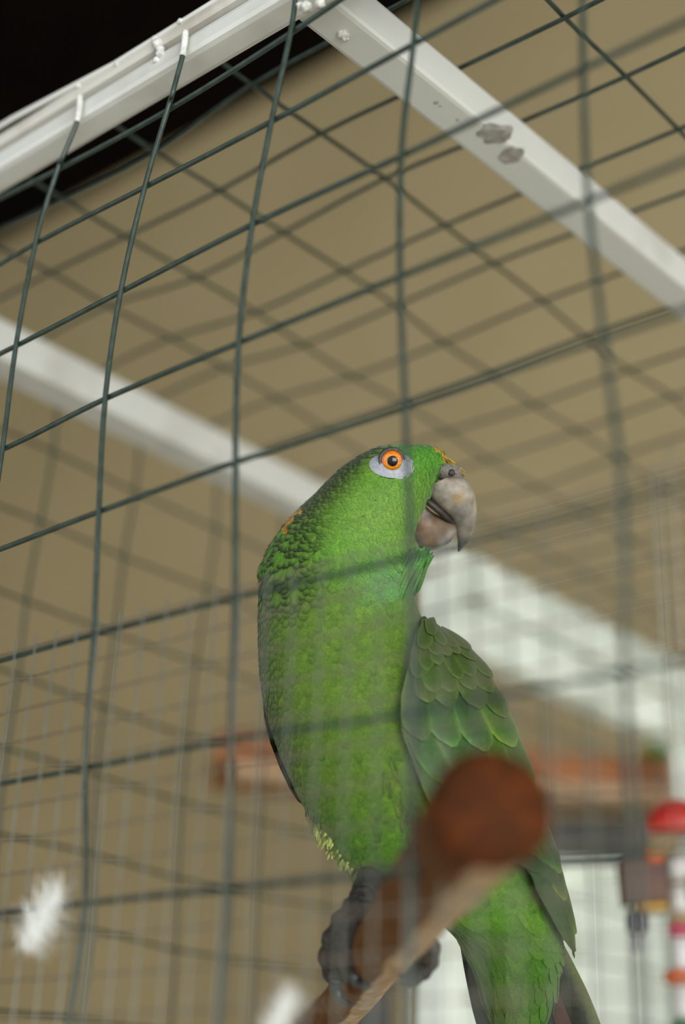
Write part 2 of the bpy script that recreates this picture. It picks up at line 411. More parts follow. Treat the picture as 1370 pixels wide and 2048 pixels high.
def bnormal(v, phi):
    e = 0.02
    du = bsurf(v, phi + e) - bsurf(v, phi - e); dv = bsurf(v + 2, phi) - bsurf(v - 2, phi)
    nn = du.cross(dv).normalized()
    xl, xr, t, wc = interp(BODY, v)
    c = bpos((xl + xr) / 2, v, wc)
    return nn if nn.dot(bsurf(v, phi) - c) > 0 else -nn
parrot = empty('parrot', at(740, 1800, 0.6), 'green parrot with orange eye and grey hooked beak gripping the branch perch', 'parrot')
m_plum = mat_attr('green_plumage', 0.62, 1400, 0.28, 0.25, 0.25, 0.15)
m_body = mat('green_down', rgb(70, 122, 28), rgb(52, 96, 20), 260, 0.8, 0.3)
vs = []
v = 890.0
while v < 2090: vs.append(v); v += 4 if v < 960 else 9
vs.append(2090)
NS = 64; V = []; Fc = []
for v in vs:
    for k in range(NS): V.append(bsurf(v, 2 * math.pi * k / NS))
for i in range(len(vs) - 1):
    for k in range(NS):
        k2 = (k + 1) % NS; Fc.append((i * NS + k, i * NS + k2, (i + 1) * NS + k2, (i + 1) * NS + k))
Fc.append(tuple(range(NS))[::-1]); Fc.append(tuple((len(vs) - 1) * NS + k for k in range(NS)))
body = mesh_obj('body', V, Fc, m_body, parrot)

WL = [(1228, 842), (1260, 826), (1300, 813), (1360, 801), (1420, 796), (1460, 812), (1510, 836), (1590, 868), (1640, 915), (1700, 1030), (1760, 1066), (1820, 1104), (1880, 1136), (1912, 1144)]
WR = [(1228, 846), (1240, 858), (1265, 891), (1320, 941), (1390, 982), (1450, 1012), (1530, 1043), (1610, 1070), (1680, 1092), (1740, 1112), (1830, 1134), (1890, 1145), (1912, 1147)]
def wl(v): return interp(WL, v)[0]
def wr(v): return interp(WR, v)[0]
def wsurf(u, v, lift=0.0):                   # the folded wing lies on the flank like a shell
    xl, xr, t, wc = interp(BODY, v)
    xm = (xl + xr) / 2; a = wr(v) + 3 - xm; th = (t + 16) * PX
    q = max(0.0, 1 - ((u - xm) / a) ** 2)
    p = bpos(u, v, wc - th * math.sqrt(q))
    if lift:
        n = ((u - xm) / a * RT * 1.0 - FW * math.sqrt(q)); n.normalize(); p = p + n * lift
    return p
def in_wing(u, v): return 1240 < v < 1912 and wl(v) + 8 < u < wr(v) + 60

EYE = (782, 925); PATCH = (783, 931)
def patch_r(th):                             # almond of bare skin round the eye
    c, s = math.cos(th), math.sin(th)
    rx = 41 if c < 0 else 38; ry = 27 if s > 0 else 25
    base = 1 / math.sqrt((c / rx) ** 2 + (s / ry) ** 2)
    return base * (1.0 + 0.10 * (abs(c) ** 6)) + (6 if (c > 0 and s > 0) else 0) * math.sin(2 * th) ** 2
def in_patch(u, v, k=1.0):
    du, dv = u - PATCH[0], v - PATCH[1]
    return math.hypot(du, dv) < patch_r(math.atan2(dv, du)) * k

def plum_colour(u, v, front):
    g = rgb(92, 150, 30); c = g
    def sm(a, b, x): t = max(0, min(1, (x - a) / (b - a))); return t * t * (3 - 2 * t)
    xl, xr, t, wc = interp(BODY, v)
    fx = (u - xl) / max(1, xr - xl)
    head = 1 - sm(1080, 1180, v)
    c = mix(rgb(92, 142, 32), rgb(92, 166, 40), head)
    cheek = math.exp(-(((u - 770) / 95) ** 2 + ((v - 1030) / 70) ** 2)); c = mix(c, rgb(120, 176, 66), 0.75 * cheek)
    throat = math.exp(-(((u - 790) / 70) ** 2 + ((v - 1150) / 45) ** 2)); c = mix(c, rgb(104, 186, 104), 0.7 * throat)
    crown = sm(980, 900, v) * sm(760, 850, u) * head; c = mix(c, rgb(66, 160, 34), 0.7 * crown)
    nape = head * sm(0.42, 0.08, fx); c = mix(c, rgb(92, 130, 24), 0.7 * nape)
    lower = sm(1500, 1680, v); c = mix(c, rgb(80, 158, 34), 0.6 * lower)
    tail = sm(1780, 1900, v); c = mix(c, rgb(62, 128, 22), 0.8 * tail); c = mix(c, rgb(104, 110, 40), 0.5 * math.exp(-(((u - 1000) / 45) ** 2 + ((v - 1980) / 60) ** 2)))
    fluff = sm(0.10, 0.0, fx) * sm(1590, 1650, v) * (1 - sm(1740, 1790, v)); c = mix(c, rgb(186, 190, 96), 0.8 * fluff)
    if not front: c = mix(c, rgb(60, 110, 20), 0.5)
    c = (c[0] * 0.80, c[1] * 0.62, c[2] * 0.85); return c, nape, fluff, fx
FV = []; FF = []; FCc = []
def feather(p, n, d, Ln, Wd, col, edge, lift, curve=0.0):
    s = n.cross(d).normalized()
    b = len(FV)
    rows = ((0.0, .60, -0.10), (0.35, 0.95, .25), (0.7, 1.0, 0.6), (0.9, 0.70, 0.9), (1.0, 0.10, 1.0))
    for (t, hw, h) in rows:
        for q in (-1, 0, 1):
            z = lift * h + (0.018 * Wd if q == 0 else 0.0) + 0.00025
            FV.append(p + d * (Ln * (t - 0.35)) + s * (q * hw * Wd / 2) + n * z)
            k = 0.0
            k = 0.9 * t ** 2 if q != 0 else 0.25 * t ** 3
            if t > 0.85: k = max(k, 0.85 if t < 0.95 else 1.0)
            FCc.append(mix(col, edge, k))
    for r in range(4):
        for q in range(2): FF.append((b + r * 3 + q, b + r * 3 + q + 1, b + r * 3 + q + 4, b + r * 3 + q + 3))
rnd = random.Random(3)
bill = bpos(905, 960, interp(BODY, 960)[3])
v = 893.0; row = 0
while v < 2070:
    head = v < 1085
    step = 4.0 if v < 930 else (6.0 if v < 1085 else (9.0 if v < 1150 else (11.0 if v < 1780 else 18.0)))
    xl, xr, t, wc = interp(BODY, v)
    circ = 2 * math.pi * math.sqrt(((xr - xl) ** 2 / 4 + t * t) / 2)
    wid = 9.0 if v < 1085 else (12 if v < 1150 else (14.0 if v < 1780 else 22.0))
    nf = max(8, int(circ / wid))
    for k in range(nf):
        phi = 2 * math.pi * (k + 0.5 * (row % 2) + rnd.uniform(-.25, .25)) / nf
        vv = v + rnd.uniform(-.4, .4) * step
        xl, xr, t, wc = interp(BODY, vv)
        u = (xl + xr) / 2 + (xr - xl) / 2 * math.cos(phi); front = math.sin(phi) > -0.2
        near = math.sin(phi) > 0
        if near and in_wing(u, vv): continue
        if in_patch(u, vv, 1.03) : continue
        if 925 < vv < 1095 and u > interp([(925, 872), (955, 868), (985, 862), (1005, 852), (1040, 836), (1075, 824), (1095, 832)], vv)[0]: continue
        p = bsurf(vv, phi); n = bnormal(vv, phi)
        down = (bsurf(vv + 3, phi) - bsurf(vv - 3, phi)).normalized()
        away = (p - bill); away = (away - n * away.dot(n)).normalized()
        hb = max(0, min(1, (1150 - vv) / 130))
        d = (away * hb + down * (1 - hb)); d = (d - n * d.dot(n)).normalized()
        s = n.cross(d); d = (d + s * rnd.gauss(0, 0.10)).normalized()
        col, nape, fluff, fx = plum_colour(u, vv, front)
        col = mix(col, mix(col, rgb(150, 180, 50), 0.5), rnd.random() ** 2 * 0.22)
        br = 1 + rnd.uniform(-.10, .10); col = tuple(c * br for c in col)
        edge = tuple(c * 0.86 for c in col)
        scal = nape * 0.95 if vv < 1180 else 0
        if 1080 < vv < 1260: scal = max(scal, 0.95 * max(0, 1 - max(0, fx - 0.10) / 0.30) * max(0.15, 1 - abs(vv - 1120) / 150))
        if vv >= 1180: scal = max(scal, 0.75 * max(0, 1 - fx / 0.22) * (1 - fluff) * (1 if vv < 1500 else 0.5))
        if rnd.random() < 0.07 and vv > 1150: scal = max(scal, 0.28)
        edge = mix(edge, rgb(14, 22, 8), min(1, scal * 1.15))
        yel = 0
        if 1005 < vv < 1062 and fx < 0.07: yel = 1
        if vv < 952 and u > interp([(893, 868), (910, 876), (930, 884), (952, 888)], vv)[0]: yel = 1
        if yel and rnd.random() < 0.7: col = mix(rgb(206, 170, 24), rgb(186, 120, 16), rnd.random()); edge = mix(col, edge, 0.35)
        if v < 1085: Ln = rnd.uniform(18, 25) + 14 * nape; Wd = rnd.uniform(9, 12) + 8 * nape
        elif v < 1150: Ln = rnd.uniform(30, 38); Wd = rnd.uniform(16, 20)
        elif v > 1780: Ln = rnd.uniform(80, 110); Wd = rnd.uniform(30, 38)
        else: Ln = rnd.uniform(38, 50); Wd = rnd.uniform(17, 23)
        if fluff > 0.2: Ln *= 0.9; Wd *= 0.35; d = (d + n * rnd.uniform(.1, .7)).normalized()
        lift = (0.00025 if v < 1085 else 0.00038) + 0.00045 * scal
        ruff = max(0.0, min(1.0, (vv - 1015) / 40)) * max(0.0, min(1.0, (1225 - vv) / 50)) * max(0.0, min(1.0, (0.46 - fx) / 0.2)) if near else 0.0
        if ruff > 0.15 and not yel:
            if rnd.random() < 0.55 * ruff: continue
            Ln = Ln * (1 - ruff) + 36 * ruff; Wd = Wd * (1 - ruff) + rnd.uniform(17, 22) * ruff; lift += 0.0006 * ruff
            col = mix(col, rgb(86, 124, 34), 0.6 * ruff); edge = mix(edge, rgb(10, 16, 6), ruff)
        feather(p, n, d, Ln * PX, Wd * PX, col, edge, lift)
    v += step; row += 1
# ragged nape ruff, throat plumes under the bill, loose belly down
def loose(uv0, uv1, n, Ln, Wd, colf, depth=None, spread=0.25, lift=0.0012):
    for q in range(n):
        t = rnd.random(); u = uv0[0] + (uv1[0] - uv0[0]) * t; vv = uv0[1] + (uv1[1] - uv0[1]) * t
        yield u, vv
for u, vv in loose((556, 1075), (530, 1150), 34, 0, 0, None):
    u += rnd.uniform(-4, 30); vv += rnd.uniform(-8, 8)
    p = bpos(u, vv, bnear(u, vv)); d = (-RT * rnd.uniform(.35, .75) - UP).normalized(); n = (-FW * 0.8 - RT * 0.6).normalized(); d = (d - n * d.dot(n) * 0.8).normalized()
    c = rgb(72, 120, 26); feather(p, n, d, rnd.uniform(26, 42) * PX, rnd.uniform(16, 22) * PX, c, rgb(22, 30, 12), 0.0016)
for q in range(150):
    u = rnd.uniform(812, 858); vv = 1108 + rnd.uniform(-4, 20) + (850 - u) * -0.1
    p = bpos(u - 10, vv + 18, interp(BODY, vv)[3] - 0.004 + rnd.uniform(-.008, .004) - (0.010 if u < 845 else 0)); d = (-RT * rnd.uniform(.30, .75) - UP + FW * rnd.uniform(-.15, .1)).normalized(); n = (-FW + RT * 0.25).normalized(); n = (n - d * n.dot(d)).normalized()
    c = mix(rgb(50, 104, 30), rgb(92, 146, 70), rnd.random()); feather(p, n, d, rnd.uniform(60, 100) * PX, rnd.uniform(5, 9) * PX, c, mix(c, rgb(40, 90, 30), .5), 0.0006)
for q in range(120):
    t = rnd.random(); u = 628 + 96 * t + rnd.uniform(0, 26); vv = 1640 + 112 * t + rnd.uniform(-8, 4)
    p = bpos(u, vv, bnear(u, vv) + 0.002); d = (-RT * rnd.uniform(.1, .7) - UP + FW * rnd.uniform(-.2, .2)).normalized(); n = (-FW - RT * 0.4).normalized(); n = (n - d * n.dot(d)).normalized()
    c = mix(rgb(150, 170, 70), rgb(206, 206, 130), rnd.random()); feather(p, n, d, rnd.uniform(22, 44) * PX, rnd.uniform(3, 6) * PX, c, c, 0.0004)
for q in range(30):
    t = rnd.random(); u = 770 + 60 * t + rnd.uniform(-14, 14); vv = 1500 + 150 * t + rnd.uniform(-20, 20)
    p = bpos(u, vv, bnear(u, vv, 3)); d = (RT * rnd.uniform(-.1, .5) - UP).normalized(); n = (-FW + RT * 0.1).normalized(); n = (n - d * n.dot(d)).normalized()
    c = mix(rgb(98, 122, 40), rgb(60, 90, 22), rnd.random()); feather(p, n, d, rnd.uniform(26, 46) * PX, rnd.uniform(3, 6) * PX, c, rgb(60, 70, 24), 0.0006)
pl_o = mesh_obj('plumage', FV, FF, m_plum, body, True, FCc); pl_o['kind'] = 'stuff'

# wing, every covert and flight feather a piece of its own
m_wing = mat('wing_underlay', rgb(44, 70, 22), rgb(34, 56, 18), 300, 0.8)
V = []; Fc = []; nv, nu = 44, 12
for i in range(nv):
    v = 1230 + (1908 - 1230) * i / (nv - 1)
    for j in range(nu): V.append(wsurf(wl(v) + (wr(v) - wl(v)) * j / (nu - 1), v))
for i in range(nv - 1):
    for j in range(nu - 1): Fc.append((i * nu + j, i * nu + j + 1, (i + 1) * nu + j + 1, (i + 1) * nu + j))
nb_ = len(V)
for i in range(nv):                          # inner skin so that the wing has thickness
    for j in range(nu): V.append(V[i * nu + j] + FW * 0.003)
for i in range(nv - 1):
    for j in range(nu - 1): Fc.append((nb_ + i * nu + j, nb_ + (i + 1) * nu + j, nb_ + (i + 1) * nu + j + 1, nb_ + i * nu + j + 1))
wing = mesh_obj('wing', V, Fc, m_wing, parrot)
m_feath = mat_attr('wing_feather', 0.5, 700, 0.18, 0.2, 0.35, 0.1)
def wing_feather(t, vt, Ln, Wd, lift, cin, ced, name='covert_feather', skew=0.0):
    V = []; Fc = []; Cc = []
    nr, nc = 12, 7
    for i in range(nr):
        s = i / (nr - 1); v = vt - Ln * (1 - s)
        v = max(v, 1232)
        x = wl(v) + (wr(v) - wl(v)) * t + skew * (s - 0.5) * Ln
        hw = Wd / 2 * (0.55 + 0.45 * min(1, s * 2.2)) * (1.0 if s < 0.72 else math.sqrt(max(0.0, 1 - ((s - 0.72) / 0.285) ** 2)))
        for j in range(nc):
            q = -1 + 2 * j / (nc - 1)
            u = min(x + q * hw, wr(v) + 5)
            V.append(wsurf(u, v, lift * (0.25 + 0.75 * s) + 0.0007 * (1 - q * q) + 0.0003))
            e = max(0.0, abs(q) - 0.55) / 0.45; e = max(e, max(0, (s - 0.86) / 0.14)); sh = 0.10 if j == nc // 2 else 0
            c = mix(cin, ced, e ** 1.4); c = mix(c, rgb(24, 36, 12), sh)
            Cc.append(c)
    for i in range(nr - 1):
        for j in range(nc - 1): Fc.append((i * nc + j, i * nc + j + 1, (i + 1) * nc + j + 1, (i + 1) * nc + j))
    return mesh_obj(name, V, Fc, m_feath, wing, True, Cc)
wr_rnd = random.Random(11)
dg, eg = rgb(46, 80, 24), rgb(88, 118, 52)
#      vtip at left, at right, length, width, lift, n
rows = [(1885, 1905, 300, 30, .0006, 2, 'flight_feather'), (1800, 1868, 280, 36, .0010, 3, 'flight_feather'), (1720, 1790, 260, 42, .0015, 4, 'flight_feather'),
        (1640, 1738, 240, 46, .0021, 5, 'flight_feather'), (1590, 1650, 210, 50, .0027, 5, 'covert_feather'),
        (1520, 1560, 190, 54, .0033, 5, 'covert_feather'), (1452, 1478, 165, 56, .0039, 4, 'covert_feather'), (1372, 1420, 125, 48, .0044, 4, 'covert_feather'),
        (1340, 1385, 90, 36, .0048, 5, 'covert_feather'), (1305, 1350, 70, 30, .0051, 5, 'covert_feather'), (1280, 1318, 56, 26, .0053, 5, 'covert_feather'),
        (1262, 1290, 40, 22, .0055, 4, 'covert_feather')]
for ri, (va, vb, Ln, Wd, lift, n, nm) in enumerate(rows):
    for k in range(n):
        t = (k + 0.5 + (0.22 if ri % 2 else -0.12)) / n + wr_rnd.uniform(-.04, .04); t = max(0.06, min(0.96, t))
        vt = va + (vb - va) * t + wr_rnd.uniform(-10, 10)
        br = wr_rnd.uniform(0.8, 1.2)
        ci = tuple(c * br for c in dg); ce = tuple(c * wr_rnd.uniform(.75, 1.15) for c in eg)
        if ri >= 7: ci = mix(ci, rgb(62, 78, 18), 0.6); ce = mix(ce, rgb(76, 96, 28), 0.7)
        if 4 <= ri <= 6 and t > 0.68: ce = rgb(110, 136, 36); ci = mix(ci, rgb(66, 104, 24), .5)
        if ri <= 2: ci = mix(ci, rgb(50, 66, 42), 0.6); ce = rgb(96, 118, 40) if t > .6 else rgb(58, 74, 46)
        wing_feather(t, vt, Ln * wr_rnd.uniform(.9, 1.1), Wd * wr_rnd.uniform(.92, 1.1), lift + wr_rnd.uniform(0, .0002), ci, ce, nm, wr_rnd.uniform(-.03, .03))
# dark tube painted in for the shaded gap between flank and wing
m_dark = mat('dark_quill_and_gap_shade', rgb(30, 38, 26), rgb(44, 52, 36), 300, 0.6)
for (pts, r0) in (([(800, 1415), (818, 1452), (838, 1500), (856, 1545), (868, 1585)], 9),):
    tube('wing_gap_shade', catmull([bpos(u, v, bnear(u, v, 6)) for u, v in pts], 5), [r0 * PX * (0.3 + 0.7 * math.sin(math.pi * min(1, i / 20 + .08))) for i in range(21)], m_dark, wing, 8)
# the far wing: a dark edge behind the left flank
V = []; Fc = []
fw = [(1395, 524, 545), (1440, 527, 560), (1490, 540, 590), (1540, 559, 615), (1580, 578, 640), (1605, 594, 660), (1640, 640, 690)]
for (v, a, b) in fw:
    for j in range(5):
        u = a + (b - a) * j / 4; V.append(bpos(u, v, 0.004 + 0.028 * (j / 4) + interp(BODY, v)[3]))
for i in range(len(fw) - 1):
    for j in range(4): Fc.append((i * 5 + j, i * 5 + j + 1, (i + 1) * 5 + j + 1, (i + 1) * 5 + j))
nb_ = len(V)
V += [p + FW * 0.004 + RT * 0.001 for p in V]
Fc += [tuple(nb_ + x for x in f[::-1]) for f in Fc]
mesh_obj('far_wing', V, Fc, m_dark, parrot)
# tail
m_tail = mat_attr('tail_feather', 0.5, 500, 0.2, 0.2, 0.35)
def tail_feather(pts, Wd, w0, w1, cin, ced):
    path = catmull([Vector((p[0], p[1], 0)) for p in pts], 6); n = len(path); V = []; Fc = []; Cc = []
    for i, p in enumerate(path):
        t = (path[min(i + 1, n - 1)] - path[max(0, i - 1)]).normalized(); s = Vector((t.y, -t.x, 0)); k = i / (n - 1)
        hw = Wd / 2 * (0.6 + 0.4 * min(1, 2 * k)) * (1 if k < .8 else math.sqrt(max(0.02, 1 - ((k - .8) / .21) ** 2)))
        for lay in (0, 1):
            for j in range(5):
                q = -1 + j / 2
                V.append(at(p.x + s.x * q * hw, p.y + s.y * q * hw, D0 + w0 + (w1 - w0) * k + 0.0012 * q * q + lay * 0.0008))
                Cc.append(mix(cin, ced, max(0, q)))
    for i in range(n - 1):
        for j in range(4):
            Fc.append((i*10+j, i*10+j+1, (i+1)*10+j+1, (i+1)*10+j)); Fc.append((i*10+5+j, (i+1)*10+5+j, (i+1)*10+6+j, i*10+6+j))
    return mesh_obj('tail_feather', V, Fc, m_tail, parrot, True, Cc)
tail_feather([(1060, 1800), (1110, 1900), (1150, 1990), (1178, 2060), (1200, 2130)], 52, -.010, -.016, rgb(38, 42, 28), rgb(84, 90, 42))
tail_feather([(1050, 1800), (1095, 1900), (1128, 2000), (1150, 2080), (1165, 2150)], 60, -.008, -.014, rgb(66, 36, 26), rgb(38, 40, 26))
tail_feather([(1040, 1800), (1075, 1920), (1100, 2020), (1116, 2100), (1124, 2170)], 70, -.005, -.010, rgb(34, 44, 22), rgb(64, 70, 34))
tail_feather([(985, 1800), (1000, 1920), (1020, 2020), (1040, 2100), (1050, 2170)], 80, -.003, -.008, rgb(40, 48, 24), rgb(52, 58, 28))
tail_feather([(925, 1820), (945, 1920), (968, 2010), (990, 2090), (1010, 2160)], 50, -.006, -.010, rgb(34, 38, 30), rgb(58, 76, 34))
tail_feather([(945, 1830), (968, 1930), (990, 2020), (1012, 2100), (1030, 2160)], 50, -.007, -.011, rgb(48, 84, 26), rgb(60, 104, 28))
blob('red_shoulder_feather', wsurf(1048, 1706, 0.001), 8 * PX, wing, mat('red_feather', rgb(110, 22, 18), rgb(84, 18, 14), 300, .6), 9, (FW, .6))

# bare skin round the eye, and the eyes
m_skin = mat('white_eye_skin', rgb(172, 172, 180), rgb(150, 152, 160), 700, 0.55, 0.25)
m_lid = mat('dark_eyelid', rgb(60, 56, 52), rgb(84, 80, 76), 900, 0.5)
m_iris = mat('orange_iris', rgb(232, 158, 26), rgb(206, 96, 12), 1500, 0.2, coat=0.6)
m_rim = mat('amber_iris_rim', rgb(176, 74, 10), rgb(196, 96, 12), 1500, 0.2, coat=0.6)
m_pupil = mat('black_pupil', rgb(3, 3, 4), None, rough=0.12, spec=0.35, coat=0.15)
for side in (1, -1):
    def sp(u, v, off=0.0):
        xl, xr, t, wc = interp(BODY, v); w_ = bnear(u, v)
        xm = (xl + xr) / 2; a = (xr - xl) / 2
        w_ = wc + side * (w_ - wc)
        p = bpos(u, v, w_); n = (RT * ((u - xm) / a) * 0.5 - FW * side).normalized()
        return p + n * off, n
    V = []; Fc = []; NR, NA = 8, 48
    for i in range(NR + 1):
        for a in range(NA):
            th = 2 * math.pi * a / NA; r = patch_r(th); f_ = i / NR
            dome = 0.0011 * math.cos(min(1, i / NR) * math.pi / 2) + 0.0002 * math.sin(i * 2.4)
            V.append(sp(PATCH[0] * f_ + EYE[0] * (1 - f_) + (r * f_ + 18 * (1 - f_)) * math.cos(th), PATCH[1] * f_ + EYE[1] * (1 - f_) + (r * f_ + 18 * (1 - f_)) * math.sin(th), 0.0005 + dome)[0])
    for i in range(NR):
        for a in range(NA):
            a2 = (a + 1) % NA; Fc.append((i * NA + a, i * NA + a2, (i + 1) * NA + a2, (i + 1) * NA + a))
    mesh_obj('eye_skin', V, Fc, m_skin, body)
    p, n = sp(EYE[0], EYE[1], 0.0)
    n = (n * 0.35 - FW * side * 0.8 + RT * 0.05).normalized()
    Re = 29 * PX; cen = p - n * (Re * 0.42)
    a1 = n.orthogonal().normalized(); b1 = n.cross(a1)
    V = []; Fc = []; mi = []; R_ = 26; S_ = 40
    for i in range(R_ + 1):
        th = math.pi * 0.62 * i / R_
        for k in range(S_):
            ph = 2 * math.pi * k / S_
            V.append(cen + (n * math.cos(th) + (a1 * math.cos(ph) + b1 * math.sin(ph)) * math.sin(th)) * Re)
    for i in range(R_):
        thm = math.pi * 0.62 * (i + .5) / R_; rr = math.sin(thm) * 29 if thm < 1.57 else 29
        for k in range(S_):
            k2 = (k + 1) % S_; Fc.append((i * S_ + k, i * S_ + k2, (i + 1) * S_ + k2, (i + 1) * S_ + k))
            mi.append(0 if rr < 11.5 else (1 if rr < 18.5 else (2 if rr < 21.5 else 3)))
    eo = mesh_obj('eye', V, Fc, [m_pupil, m_iris, m_rim, m_lid], body)
    for poly, x in zip(eo.data.polygons, mi): poly.material_index = x
    ring = [cen + n * (Re * 0.56) + (a1 * math.cos(2 * math.pi * k / 40) + b1 * math.sin(2 * math.pi * k / 40)) * (24.5 * PX) for k in range(41)]
    tube('eyelid', ring, 2.6 * PX, m_lid, eo, 8)

# beak
def mat_beak():
    M = mat('horn_beak', rgb(164, 152, 138), rgb(120, 106, 92), 130, 0.45, 0.25, lo=0.38, hi=0.72)
    return M
m_beak = mat_attr('horn_beak', 0.5, 230, 0.36, 0.35, 0.35)
def beak_loft(name, outer, inner, half, colf, parent, power=0.8):
    n = len(outer); O = catmull([Vector((a[0], a[1], 0)) for a in outer], 6); I = catmull([Vector((a[0], a[1], 0)) for a in inner], 6)
    H = catmull([Vector((h, 0, 0)) for h in half], 6)
    V = []; Fc = []; Cc = []; S_ = 32
    wc = interp(BODY, 960)[3]
    for i in range(len(O)):
        mid = (O[i] + I[i]) / 2; ax = (O[i] - I[i]) / 2
        for k in range(S_):
            th = 2 * math.pi * k / S_; c, s = math.cos(th), math.sin(th)
            c2 = math.copysign(abs(c) ** power, c); s2 = math.copysign(abs(s) ** power, s)
            p = mid + ax * c2
            V.append(bpos(p.x, p.y, 0) * 0 + CAM + RT * ((p.x - CXP) / FPX * (D0 + wc)) - UP * ((p.y - CYP) / FPX * (D0 + wc)) + FW * (D0 + wc - H[i].x * PX * s2))
            Cc.append(colf(i / (len(O) - 1), c, p))
    for i in range(len(O) - 1):
        for k in range(S_):
            k2 = (k + 1) % S_; Fc.append((i * S_ + k, i * S_ + k2, (i + 1) * S_ + k2, (i + 1) * S_ + k))
    Fc.append(tuple(range(S_))[::-1]); Fc.append(tuple((len(O) - 1) * S_ + k for k in range(S_)))
    return mesh_obj(name, V, Fc, m_beak, parent, True, Cc)
def cu(s, c, p):
    col = mix(rgb(146, 136, 124), rgb(112, 104, 94), s)
    nzv = mnoise.noise(Vector((p.x * .05, p.y * .05, 1.5)))
    col = mix(col, rgb(120, 104, 80), max(0, min(1, nzv * 1.6)) * 0.6)
    st = math.exp(-(((p.x - 914) / 9) ** 2 + ((p.y - 997) / 11) ** 2)); col = mix(col, rgb(150, 112, 30), 0.9 * st)
    col = mix(col, rgb(164, 160, 140), max(0, c - .35) * 0.9 * min(1, s * 3))
    gr = math.exp(-(((p.x - 918) / 14) ** 2 + ((p.y - 1028) / 22) ** 2)); col = mix(col, rgb(92, 90, 86), 0.75 * gr)
    tip = max(0, min(1, (s - .78) / .14)) * max(0, min(1, 0.65 - c)); col = mix(col, rgb(62, 60, 58), 0.9 * tip)
    return col
upper = beak_loft('upper_beak', [(898, 952), (930, 957), (947, 984), (953, 1018), (950, 1052), (938, 1082), (918, 1104)],
                  [(858, 972), (856, 992), (874, 1016), (896, 1034), (909, 1052), (915, 1078), (915, 1102)], [46, 46, 44, 38, 28, 15, 2], cu, body)
def cl(s, c, p):
    nzv = mnoise.noise(Vector((p.x * .045, p.y * .045, 7.5)))
    col = mix(rgb(136, 126, 118), rgb(110, 86, 64), max(0, min(1, 0.5 + nzv * 1.5)))
    col = mix(col, rgb(220, 218, 208), max(0, min(1, (-c - 0.70) * 4)) * min(1, s * 2.2))
    col = mix(col, rgb(84, 74, 62), max(0, c - .6) * 1.8)
    return col
lower = beak_loft('lower_beak', [(846, 1004), (862, 1022), (884, 1034), (902, 1042), (915, 1050)],
                  [(822, 1074), (842, 1098), (872, 1100), (899, 1087), (919, 1058)], [40, 41, 37, 27, 6], cl, body)
m_mouth = mat('dark_mouth', rgb(34, 28, 26), rgb(54, 44, 38), 400, 0.5)
tube('mouth_gape', catmull([bpos(u, v, interp(BODY, 960)[3] - w_ * PX) for u, v, w_ in ((846, 998, 38), (862, 1010, 41), (878, 1023, 38), (893, 1036, 31), (908, 1046, 20))], 5), [PX * r for r in [4, 5, 6, 6.5, 7, 7, 7, 7, 7, 7, 7, 7, 6.5, 6.5, 6, 6, 5.5, 5, 4.5, 4, 3]], m_mouth, body, 10)
m_cere = mat('grey_cere', rgb(152, 143, 135), rgb(116, 108, 102), 1300, 0.8, 0.8)
wcb = interp(BODY, 945)[3]
bm = bmesh.new(); bmesh.ops.create_icosphere(bm, subdivisions=4, radius=1.0)
for v_ in bm.verts:
    c = v_.co.copy(); k = 1 + 0.05 * mnoise.noise(c * 5)
    v_.co = bpos(896 + 33 * c.x * k, 944 + 21 * c.y * k + 4 * c.x, wcb + 47 * PX * c.z)
me = bpy.data.meshes.new('cere'); bm.to_mesh(me); bm.free(); me.materials.append(m_cere); me.polygons.foreach_set('use_smooth', [True] * len(me.polygons))
cere = bpy.data.objects.new('cere', me); COL.objects.link(cere); adopt(cere, body)
for s in (-1, 1): blob('nostril', bpos(900, 947, wcb + s * 46 * PX), 7 * PX, cere, m_mouth, 3, (FW, .5))
# yellow forehead tuft above the cere
FV.clear(); FF.clear(); FCc.clear()
for q in range(110):
    t = rnd.random(); u = 872 + 54 * t; vv = interp([(872, 903), (890, 915), (910, 927), (926, 944)], u)[0] + rnd.uniform(-3, 5)
    zz = rnd.uniform(-1, 1); p = bpos(u - 4, vv + 2, wcb + zz * 30 * PX); d = (RT * 0.8 - UP * rnd.uniform(.55, 1.1) - FW * zz * -.3).normalized(); n = (UP * 0.7 + RT * 0.5 - FW * .4).normalized(); n = (n - d * n.dot(d)).normalized()
    c = mix(rgb(214, 180, 30), rgb(160, 120, 24), rnd.random()); feather(p, n, d, rnd.uniform(12, 20) * PX, rnd.uniform(4, 7) * PX, c, mix(c, rgb(120, 100, 20), .4), 0.0005)
tuft = mesh_obj('forehead_tuft', list(FV), list(FF), m_plum, body, True, list(FCc)); tuft['kind'] = 'stuff'

